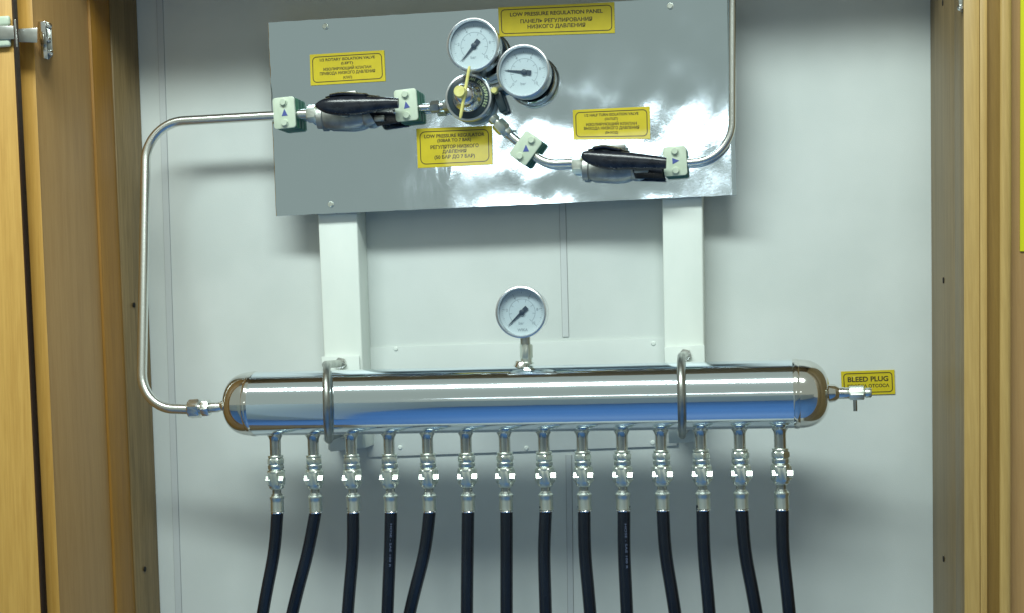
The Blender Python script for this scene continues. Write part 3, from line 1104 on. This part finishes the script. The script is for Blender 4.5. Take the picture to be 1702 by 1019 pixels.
# ------------------------------------------------------------------ gauges
def gauge(u, v, r_px, dfront, dback, needle_deg, label, top_tilt=0.0, stem=None, maker=False):
    s = sc(u, v, dfront)
    R = r_px * s
    c = P(u, v, dfront)
    t = Thing('pressure_gauge', label, 'pressure gauge', c, 0.0, 'round steel pressure gauges')
    D = dfront - dback
    # local: -y is toward the viewer; lathe 'y' maps +t to -y
    case = lathe(B(), [(R * 0.55, -D), (R * 0.90, -D), (R * 0.94, -D + 0.002), (R * 0.94, -0.004), (R * 0.90, -0.003), (R * 0.90, -0.0115), (R * 0.5, -0.0118)], 'y', n=64)
    t.part('case', case, 'chrome')
    bez = lathe(B(), [(R * 0.955, -0.009), (R * 1.0, -0.0075), (R * 1.0, -0.0015), (R * 0.985, 0.0), (R * 0.945, 0.0006), (R * 0.915, -0.0004), (R * 0.895, -0.002), (R * 0.885, -0.0045), (R * 0.93, -0.005)], 'y', n=72)
    # open the centre: remove the two end caps
    for f in [f for f in bez.faces if len(f.verts) > 4]:
        bez.faces.remove(f)
    t.part('bezel', bez, 'satin')
    dial = t.part('dial', lathe(B(), [(0, -0.0098), (R * 0.895, -0.0098), (R * 0.895, -0.0108), (0, -0.0108)], 'y', n=64), 'dial')
    bm = B()
    yy = 0.00965

    def tick(a, r0, r1, w):
        ca, sa = math.cos(a), math.sin(a)
        vs = [bm.verts.new((x, yy, z)) for x, z in ((r0 * ca - w * sa, r0 * sa + w * ca), (r1 * ca - w * sa, r1 * sa + w * ca), (r1 * ca + w * sa, r1 * sa - w * ca), (r0 * ca + w * sa, r0 * sa - w * ca))]
        bm.faces.new(vs)
    for k in range(0, 51):
        a = math.radians(225 - 270 * k / 50)
        big = k % 10 == 0
        mid = k % 5 == 0
        tick(a, R * (0.66 if big else 0.72 if mid else 0.75), R * 0.79, R * (0.009 if big or mid else 0.004))
    for k in range(0, 8):
        a = math.radians(225 - 270 * k / 7)
        tick(a, R * 0.40, R * 0.50, R * 0.009)
    n = 60
    ra, rb = R * 0.520, R * 0.505
    k0 = [math.radians(225 - 270 * k / n) for k in range(n + 1)]
    for (ra, rb) in ((R * 0.515, R * 0.500),):
        for a, b2 in zip(k0[:-1], k0[1:]):
            bm.faces.new([bm.verts.new((rr * math.cos(x), yy, rr * math.sin(x))) for rr, x in ((ra, a), (ra, b2), (rb, b2), (rb, a))])
    t.part('scale_marks', bm, 'grey_ink', dial, False)
    bm = B()
    add_text(bm, 'bar', R * 0.16, lambda x, y: Vector((x - R * 0.05, yy, y - R * 0.42)), R * 0.002)
    if maker:
        add_text(bm, 'WIKA', R * 0.15, lambda x, y: Vector((x, yy, y - R * 0.68)), R * 0.004)
    for k, s_ in enumerate(('0', '2', '4', '6', '8', '10')):
        a = math.radians(225 - 54 * k)
        add_text(bm, s_, R * 0.15, lambda x, y, a=a: Vector((x + R * 0.60 * math.cos(a), yy, y + R * 0.60 * math.sin(a))), R * 0.002)
    t.part('dial_print', bm, 'grey_ink', dial, False)
    # pointer
    a = math.radians(needle_deg)
    ux, uz = math.cos(a), math.sin(a)
    bm = B()
    y0, y1 = 0.0086, 0.0080

    def quadp(pts2):
        aa = [bm.verts.new((ux * p - uz * w, y0, uz * p + ux * w)) for p, w in pts2]
        bb = [bm.verts.new((ux * p - uz * w, y1, uz * p + ux * w)) for p, w in pts2]
        bm.faces.new(aa)
        bm.faces.new(bb[::-1])
        for i2 in range(len(aa)):
            j2 = (i2 + 1) % len(aa)
            bm.faces.new((aa[i2], bb[i2], bb[j2], aa[j2]))
    quadp([(R * 0.72, R * 0.008), (R * 0.0, R * 0.055), (R * -0.04, R * 0.055), (R * -0.10, R * 0.085), (R * -0.27, R * 0.085), (R * -0.27, -R * 0.085), (R * -0.10, -R * 0.085), (R * -0.04, -R * 0.055), (0, -R * 0.055), (R * 0.72, -R * 0.008)])
    lathe(bm, [(R * 0.105, -0.0092), (R * 0.105, -0.0072), (R * 0.07, -0.0066), (0, -0.0066)], 'y', n=24)
    t.part('pointer', bm, 'pointer')
    t.part('glass', lathe(B(), [(0, -0.0028), (R * 0.90, -0.0028), (R * 0.90, -0.0036), (0, -0.0036)], 'y', n=64), 'glass')
    return t, s, R


g, s, R = gauge(865.5, 519, 43.5, DMF + 0.018, DMF - 0.016, 222, 'round pressure gauge standing alone on top of the manifold, needle at zero', maker=True)
bm = B()
dy = 0.018
lathe(bm, [(8.5 * s, -63 * s), (8.5 * s, -R * 0.9)], 'z', (2 * s, dy, 0), 24)
g.part('stem', bm, 'dull')
bm = hexnut(B(), 11 * s, -78 * s, -54 * s, 'z', (3 * s, dy, 0), 0.5)
lathe(bm, [(8 * s, -84 * s), (10 * s, -83.5 * s), (10 * s, -78 * s), (8 * s, -77.5 * s)], 'z', (3 * s, dy, 0), 24)
lathe(bm, [(10.0 * s, -88 * s), (11.8 * s, -87 * s), (11.8 * s, -84.5 * s), (10 * s, -83.5 * s)], 'z', (3 * s, dy, 0), 24)
g.part('hex_adapter', bm, 'nut')

gauge(785.5, 74, 45, DPAN + 0.050, DPAN + 0.016, 228, 'upper left pressure gauge above the regulator, needle pointing down left')
g2, s, R = gauge(869, 118, 45, DPAN + 0.046, DPAN + 0.012, 171, 'pressure gauge to the right of the regulator, needle pointing left')

# ------------------------------------------------------------------ regulator
s = sc(786, 166, DPAN + 0.03)
rg = Thing('pressure_regulator', 'round chrome pressure regulator with yellow t-bar handle between the two panel gauges', 'regulator', P(786, 167, DPAN))
# offsets in metres from the panel; lathe 'y' +t is toward the viewer
rg.part('body', lathe(B(), [(30 * s, 0.001), (33 * s, 0.004), (34 * s, 0.016), (36 * s, 0.018)], 'y', n=48), 'cast')
rg.part('flange', lathe(B(), [(34 * s, 0.016), (38.5 * s, 0.017), (40 * s, 0.0185), (40 * s, 0.026), (39 * s, 0.0275), (36.5 * s, 0.028), (36 * s, 0.027), (20 * s, 0.027)], 'y', n=72), 'satin')
rg.part('name_ring', lathe(B(), [(35.8 * s, 0.0270), (35.6 * s, 0.0278), (27 * s, 0.0299), (22 * s, 0.0295)], 'y', n=72), 'black_band')
rg.part('bonnet', lathe(B(), [(26.6 * s, 0.029), (26.4 * s, 0.032), (24.5 * s, 0.036), (20.5 * s, 0.0405), (18.4 * s, 0.043), (18.2 * s, 0.045), (18.2 * s, 0.052), (17 * s, 0.055), (14 * s, 0.058), (9 * s, 0.0600), (0, 0.0602)], 'y', n=64), 'bonnet')
rg.part('spindle', lathe(B(), [(5.5 * s, 0.059), (5.5 * s, 0.068)], 'y', n=20), 'dull')
bm = lathe(B(), [(8.6 * s, 0.066), (9.6 * s, 0.067), (9.8 * s, 0.070), (9.6 * s, 0.0795), (8.6 * s, 0.081), (0, 0.0812)], 'y', n=36)
hd = rg.part('handle_hub', bm, 'brass')
loc0 = rg.M.inverted() @ P(779, 109, DPAN + 0.078)
loc1 = rg.M.inverted() @ P(763.5, 196, DPAN + 0.078)
hubc = (loc0 + loc1) / 2
bm = B()
dv = (loc1 - loc0)
pts = [loc0 + dv * (k / 16) + Vector((0, 0.005, 0)) for k in range(17)]
sweep(bm, pts, 2.6 * s, 16, sect=lambda i: ((1.6 * s, 1.6 * s) if i in (0, 16) else (2.7 * s, 2.7 * s)))
rg.part('handle_bar', bm, 'brass')
# ring lettering
bm = B()
txt = 'AN ENTERPRISES'
for k, chh in enumerate(txt):
    if chh == ' ':
        continue
    a = math.radians(78 - k * 8.4)
    rr = 31.0 * s

    def fn(x, y, a=a):
        rad = rr + y
        xx = x
        return Vector((rad * math.cos(a) + xx * math.sin(a), -0.0304 - 0.0002 + (y / (12 * s)) * 0.0027 + 0.0010 - 0.0006, rad * math.sin(a) - xx * math.cos(a)))
    add_text(bm, chh, 7.0 * s, fn, 0.12 * s)
rg.part('lettering', bm, 'reg_ink', None, False)
# side plug and stem to the right; the stem's shadow is put into its black
pc = rg.M.inverted() @ P(824, 152, DPAN + 0.016)
rg.part('side_plug', lathe(B(), [(5.5 * s, -0.004), (5.5 * s, 0.010), (4.5 * s, 0.0115), (0, 0.0118)], 'y', pc, 24), 'brass')
pa = rg.M.inverted() @ P(812, 150, DPAN + 0.014)
pb = rg.M.inverted() @ P(845, 140, DPAN + 0.02)
bm = sweep(B(), [pa, pb], 8 * s, 20)
rg.part('gauge_port', bm, 'dull')
pa = rg.M.inverted() @ P(790, 130, DPAN + 0.012)
pb = rg.M.inverted() @ P(797, 98, DPAN + 0.018)
rg.part('gauge_port', sweep(B(), [pa, pb], 8 * s, 20), 'dull')
bm = B()
pc = rg.M.inverted() @ P(833, 170, DPAN + 0.010)
box(bm, pc, (14 * s, 0.018, 36 * s), 0.002, Matrix.Rotation(math.radians(-18), 4, 'Y'))
rg.part('shaded_stem', bm, 'black_band')
# inlet nut on the left
pa, pb = P(716, 178.5, DPAN + 0.020), P(752, 174.5, DPAN + 0.020)
d = pb - pa
bm = hexnut(B(), 10.5 * s, 0, 15 * s, c=pa, d=d, phase=0.3)
lathe(bm, [(6 * s, 15 * s), (7.5 * s, 16 * s), (7.5 * s, 22 * s), (6 * s, 22.5 * s)], c=pa, d=d, n=20)
hexnut(bm, 9.5 * s, 22 * s, 33 * s, c=pa, d=d, phase=0.1)
rg.part('inlet_nut', bm, 'dull', None, True, None, True)
# outlet nuts, lower right
pa, pb = P(818, 195, DPAN + 0.024), P(851, 230, DPAN + 0.022)
d = (pb - pa)
bm = hexnut(B(), 9.5 * s, 0, 9 * s, c=pa, d=d, phase=0.2)
rg.part('outlet_nut', bm, 'nut', None, True, None, True)
bm = lathe(B(), [(6 * s, 8 * s), (6.5 * s, 9 * s), (6.5 * s, 13 * s), (6 * s, 14 * s)], c=pa, d=d, n=20)
hexnut(bm, 12.5 * s, 12.5 * s, 31 * s, c=pa, d=d, phase=0.2)
hexnut(bm, 9.5 * s, 31 * s, 38 * s, c=pa, d=d, phase=0.5)
rg.part('outlet_nut', bm, 'nut', None, True, None, True)


# ------------------------------------------------------------------ pipes
DPI = DPAN + 0.012
sp = sc(400, 190, DPI)
# left bent pipe
pts = [P(514, 189.2, DPI), P(455, 194, DPI), P(243, 204.5, DPI), P(235, 678, DMF), P(318, 680.5, DMF)]
pl_ = Thing('gas_pipe', 'bent steel pipe from the left clamp down the wall to the manifold inlet', 'pipe', pts[2])
path = round_path([pts[0], pts[2], pts[3], pts[4]], [0.052, 0.050], 14)
pl_.part('tube', sweep(B(), path, 8.1 * sp, 24), 'tube', None, True, None, True)
# compression fitting at the lower end
s = sc(345, 678, DMF)
pa, pb = P(315, 680, DMF), P(373, 676, DMF)
d = pb - pa
bm = hexnut(B(), 16.5 * s, 0, 20 * s, c=pa, d=d, phase=0.25)
lathe(bm, [(7 * s, -1.5 * s), (10.5 * s, -0.5 * s), (11 * s, 0.5 * s)], c=pa, d=d, n=24)
pl_.part('compression_nut', bm, 'tube', None, True, None, True)
bm = lathe(B(), [(9 * s, 19 * s), (9.5 * s, 19.5 * s), (9.5 * s, 23 * s), (9 * s, 23.5 * s)], c=pa, d=d, n=24)
hexnut(bm, 14.5 * s, 23 * s, 36 * s, c=pa, d=d, phase=0.6)
lathe(bm, [(7 * s, 35.5 * s), (8.6 * s, 36.5 * s), (8.6 * s, 50 * s), (7 * s, 55 * s), (6.5 * s, 60 * s)], c=pa, d=d, n=24)
pl_.part('connector', bm, 'tube', None, True, None, True)

# stub pipe between second clamp and regulator
t = Thing('gas_pipe', 'short straight steel pipe between upper valve clamp and regulator', 'pipe', P(700, 180, DPI))
t.part('tube', sweep(B(), [P(636, 183.5, DPI), P(718, 177.8, DPI)], 6.0 * sp, 20), 'tube', None, True, None, True)

# middle bent pipe from regulator outlet to right valve
pts = [P(846, 226, DPI), P(896, 266, DPI), P(958, 270.5, DPI)]
t = Thing('gas_pipe', 'short bent steel pipe between tilted clamp and right valve', 'pipe', pts[1])
path = round_path([P(844, 222, DPI), P(905, 272.5, DPI), P(960, 270.5, DPI)], [0.045], 12)
t.part('tube', sweep(B(), path, 7.3 * sp, 24), 'tube', None, True, None, True)

# right pipe going up out of the frame
DR = DPAN + 0.012
path = round_path([P(1085, 272.5, DR), P(1217, 266.5, DR), P(1218, -250, DR)], [0.050], 14)
t = Thing('gas_pipe', 'steel pipe curving up from right valve along the panel edge out of view', 'pipe', P(1217, 266, DR))
t.part('tube', sweep(B(), path, 6.4 * sc(1200, 200, DR), 24), 'tube', None, True, None, True)


# ------------------------------------------------------------------ clamps
def clamp(u, v, w, h, ang, tri, label):
    """ang: clockwise turn in the image of the plate's long axis, degrees"""
    D0, D1, D2 = DPAN + 0.0004, DPAN + 0.021, DPAN + 0.0240
    s = sc(u, v, D2)
    c = P(u, v, D2)
    t = Thing('pipe_clamp', label, 'pipe clamp', Vector((c.x, -D0, c.z)), math.radians(ang), 'cream and green pipe clamps on the panel')
    dd = D2 - D0
    bm = B()
    # green block in two halves, split level with the pipe
    box(bm, (0, -(DPI - D0) / 2 + 0.0001, 0), (w * s * 0.94, (DPI - D0) - 0.0007, h * s * 0.97), 0.0012)
    box(bm, (0, -((D1 - D0) + (DPI - D0)) / 2 - 0.0002, 0), (w * s * 0.94, (D1 - D0) - (DPI - D0) - 0.0007, h * s * 0.97), 0.0012)
    t.part('clamp_block', bm, 'green')
    bm = B()
    rr_ = 5 * s
    pol = []
    for (sx, sz, a0) in ((1, 1, 0), (-1, 1, 90), (-1, -1, 180), (1, -1, 270)):
        for k in range(6):
            an = math.radians(a0 + 18 * k)
            pol.append((sx * (w * s / 2 - rr_) + rr_ * math.cos(an), sz * (h * s / 2 - rr_) + rr_ * math.sin(an)))
    prism(bm, pol, -(D1 - D0) - 0.0001, -(D2 - D0))
    bmesh.ops.recalc_face_normals(bm, faces=bm.faces)
    es = [e for e in bm.edges if all(abs(v_.co.y + (D2 - D0)) < 1e-7 for v_ in e.verts)]
    bmesh.ops.bevel(bm, geom=es, offset=0.0008, segments=2, affect='EDGES', profile=0.5)
    t.part('cover_plate', bm, 'cover')
    for zz in (0.33, -0.33):
        bm = lathe(B(), [(6.6 * s, 0), (6.6 * s, 0.0010), (6.0 * s, 0.0012)], 'y', (0.5 * s, -dd, zz * h * s), 24)
        hexnut(bm, 5.6 * s, 0.001, 0.0044, 'y', (0.5 * s, -dd, zz * h * s), random.uniform(0, 1))
        t.part('bolt', bm, 'cover')
    bm = B()
    a = math.radians(tri)
    tv = []
    for px_, pz_ in ((0, 6.2), (5.2, -5.4), (-5.2, -5.4)):
        x = px_ * math.cos(a) + pz_ * math.sin(a)
        z = -px_ * math.sin(a) + pz_ * math.cos(a)
        tv.append((x * s + 1.0 * s, z * s))
    prism(bm, tv, -dd - 0.0001, -dd - 0.0004)
    t.part('triangle_mark', bm, 'blue_ink', None, False)


clamp(472, 187.3, 38, 52, -2.5, 0, 'leftmost pipe clamp, at the left edge of the steel panel')
clamp(674.5, 174.5, 38.5, 53, -3, -8, 'pipe clamp at the right end of the upper valve lever')
clamp(873.5, 246, 35, 50, 38.5, -38, 'tilted pipe clamp below the regulator')
clamp(1122, 267.5, 38.5, 49, -1.5, 90, 'rightmost pipe clamp, beside the bend of the right pipe')


# ------------------------------------------------------------------ ball valves
def valve(u0, u1, v0, v1, handle_pts, roll_pts, label, body_c, dz=0):
    """axis from (u0,v0) to (u1,v1)"""
    s = sc((u0 + u1) / 2, v0, DPI)
    pa, pb = P(u0, v0, DPI), P(u1, v1, DPI)
    d = (pb - pa)
    Lx = d.length
    t = Thing('ball_valve', label, 'valve', pa, -math.atan2(d.z, d.x), 'ball valves with black levers')
    # body: two flanged end connectors and a centre body
    bm = hexnut(B(), 15 * s, 0, 17 * s, 'x', (0, 0, 0), 0.5236)
    t.part('end_connector', bm, 'nut')
    bm = hexnut(B(), 14 * s, Lx - 24 * s, Lx - 4 * s, 'x', (0, 0, 0), 0.5236)
    t.part('end_connector', bm, 'nut')
    mid = Lx * 0.48
    bm = lathe(B(), [(12 * s, 16 * s), (19 * s, 17 * s), (19.5 * s, 26 * s), (17 * s, 28 * s), (20 * s, 34 * s), (22.5 * s, mid), (21 * s, mid + 16 * s), (17 * s, mid + 27 * s), (18.5 * s, mid + 29 * s), (18.5 * s, mid + 37 * s), (12 * s, Lx - 23 * s)], 'x', (0, 0, -7 * s), 40)
    bmesh.ops.scale(bm, vec=(1, 0.62, 1), verts=bm.verts)
    t.part('body', bm, 'cast')
    box_b = box(B(), (mid - 4 * s, -0.006, 27 * s), (44 * s, 12 * s, 9 * s), 1.5 * s, Matrix.Rotation(math.radians(-3), 4, 'Y'))
    t.part('body_lug', box_b, 'cast')
    # packing nut and stem towards the viewer
    bm = lathe(B(), [(11 * s, 0.008), (11 * s, 0.016), (6 * s, 0.017), (6 * s, 0.026)], 'y', (mid, 0, -1 * s), 24)
    t.part('stem', bm, 'dull')
    # lever grip: lofted along its length
    hs = [(P(u, (a + b2) / 2, DPI + 0.030), (b2 - a) / 2 * s) for u, a, b2 in handle_pts]
    pts = [h[0] for h in hs]
    hh = [h[1] for h in hs]
    # resample
    pp = catmull(pts, 6)
    hv = catmull([Vector((x, 0, 0)) for x in hh], 6)
    bm = sweep(B(), pp, 1, 28, sect=lambda i: (max(0.002, min(0.012, hv[i].x * 0.62)), max(0.0008, hv[i].x)))
    t.part('lever', bm, 'black_grip', None, True, None, True)
    # upper fold of the lever
    rp = [P(u, v, DPI + 0.022) for u, v in roll_pts]
    bm = sweep(B(), catmull(rp, 6), 4.6 * s, 16, sect=lambda i, n=len(catmull(rp, 6)): ((0.010, 4.6 * s) if 3 < i < n - 4 else (0.006, 2.4 * s)))
    t.part('lever_rib', bm, 'black_grip', None, True, None, True)
    # lower tail of the locking plate
    return t, s


vt, s = valve(512, 652, 189.5, 182, [(524, 173, 177), (531, 167.5, 183), (542, 163, 188), (556, 161, 191), (575, 160, 192.5), (595, 160, 191), (615, 160.5, 187), (640, 161.5, 182), (660, 163, 180), (661.5, 163.5, 179.5)],
              [(543, 163), (556, 159.5), (572, 157.5), (600, 159), (630, 161.5)],
              'upper left ball valve with black lever, below the yellow label', None)
bm = B()
hexa(bm, [P(u, v, DPI + 0.004) for u, v in ((613, 187), (652, 184), (668, 204), (627, 210))], [P(u, v, DPI + 0.010) for u, v in ((613, 187), (652, 184), (668, 204), (627, 210))])
bev_all(bm, 0.001)
vt.part('locking_plate', bm, 'black_grip', None, True, None, True)
bm = B()
box(bm, P(631, 197, DPI + 0.013), (18 * s, 0.006, 10 * s), 0.002)
vt.part('stop_lug', bm, 'cast', None, True, None, True)

vt, s = valve(952, 1100, 274.5, 272.5, [(967, 253, 262), (971, 251, 266), (982, 250, 273), (998, 250, 279), (1018, 251, 282.5), (1045, 253.5, 282), (1075, 257, 281.5), (1100, 260.5, 281), (1107.5, 262, 280)],
              [(978, 250.5), (992, 247), (1006, 245.5), (1024, 249), (1046, 253)],
              'right ball valve with black lever, in front of the glare', None)
bm = B()
q2 = ((1050, 279), (1100, 280), (1104, 298), (1056, 297))
hexa(bm, [P(u, v, DPI + 0.004) for u, v in q2], [P(u, v, DPI + 0.010) for u, v in q2])
bev_all(bm, 0.001)
vt.part('locking_plate', bm, 'black_grip', None, True, None, True)
bm = B()
box(bm, P(1066, 284, DPI + 0.013), (24 * s, 0.006, 7 * s), 0.002)
vt.part('stop_lug', bm, 'cast', None, True, None, True)

# ------------------------------------------------------------------ bleed plug
s = sc(1420, 653, DMF)
bp_ = Thing('bleed_plug', 'small shiny steel bleed plug screwed into the right end of the manifold', 'bleed plug', P(1389, 654, DMF), roll)
bp_.part('body', lathe(B(), [(6 * s, 0), (9.0 * s, 2 * s), (9.6 * s, 4 * s), (9.6 * s, 24 * s), (9 * s, 25 * s)], 'x', n=28), 'tube')
bp_.part('hex_nut', hexnut(B(), 12.3 * s, 22 * s, 46 * s, 'x', (0, 0, 0.2 * s), 0.2), 'nut')
bp_.part('knob', lathe(B(), [(6 * s, 45 * s), (6.5 * s, 47 * s), (8 * s, 48 * s), (8.4 * s, 50 * s), (8.4 * s, 56 * s), (7.4 * s, 58 * s), (0, 58.5 * s)], 'x', n=24), 'nut')
bp_.part('vent_tube', lathe(B(), [(3.3 * s, -30 * s), (3.3 * s, -8 * s)], 'z', (31 * s, 0, 0), 16), 'dull')
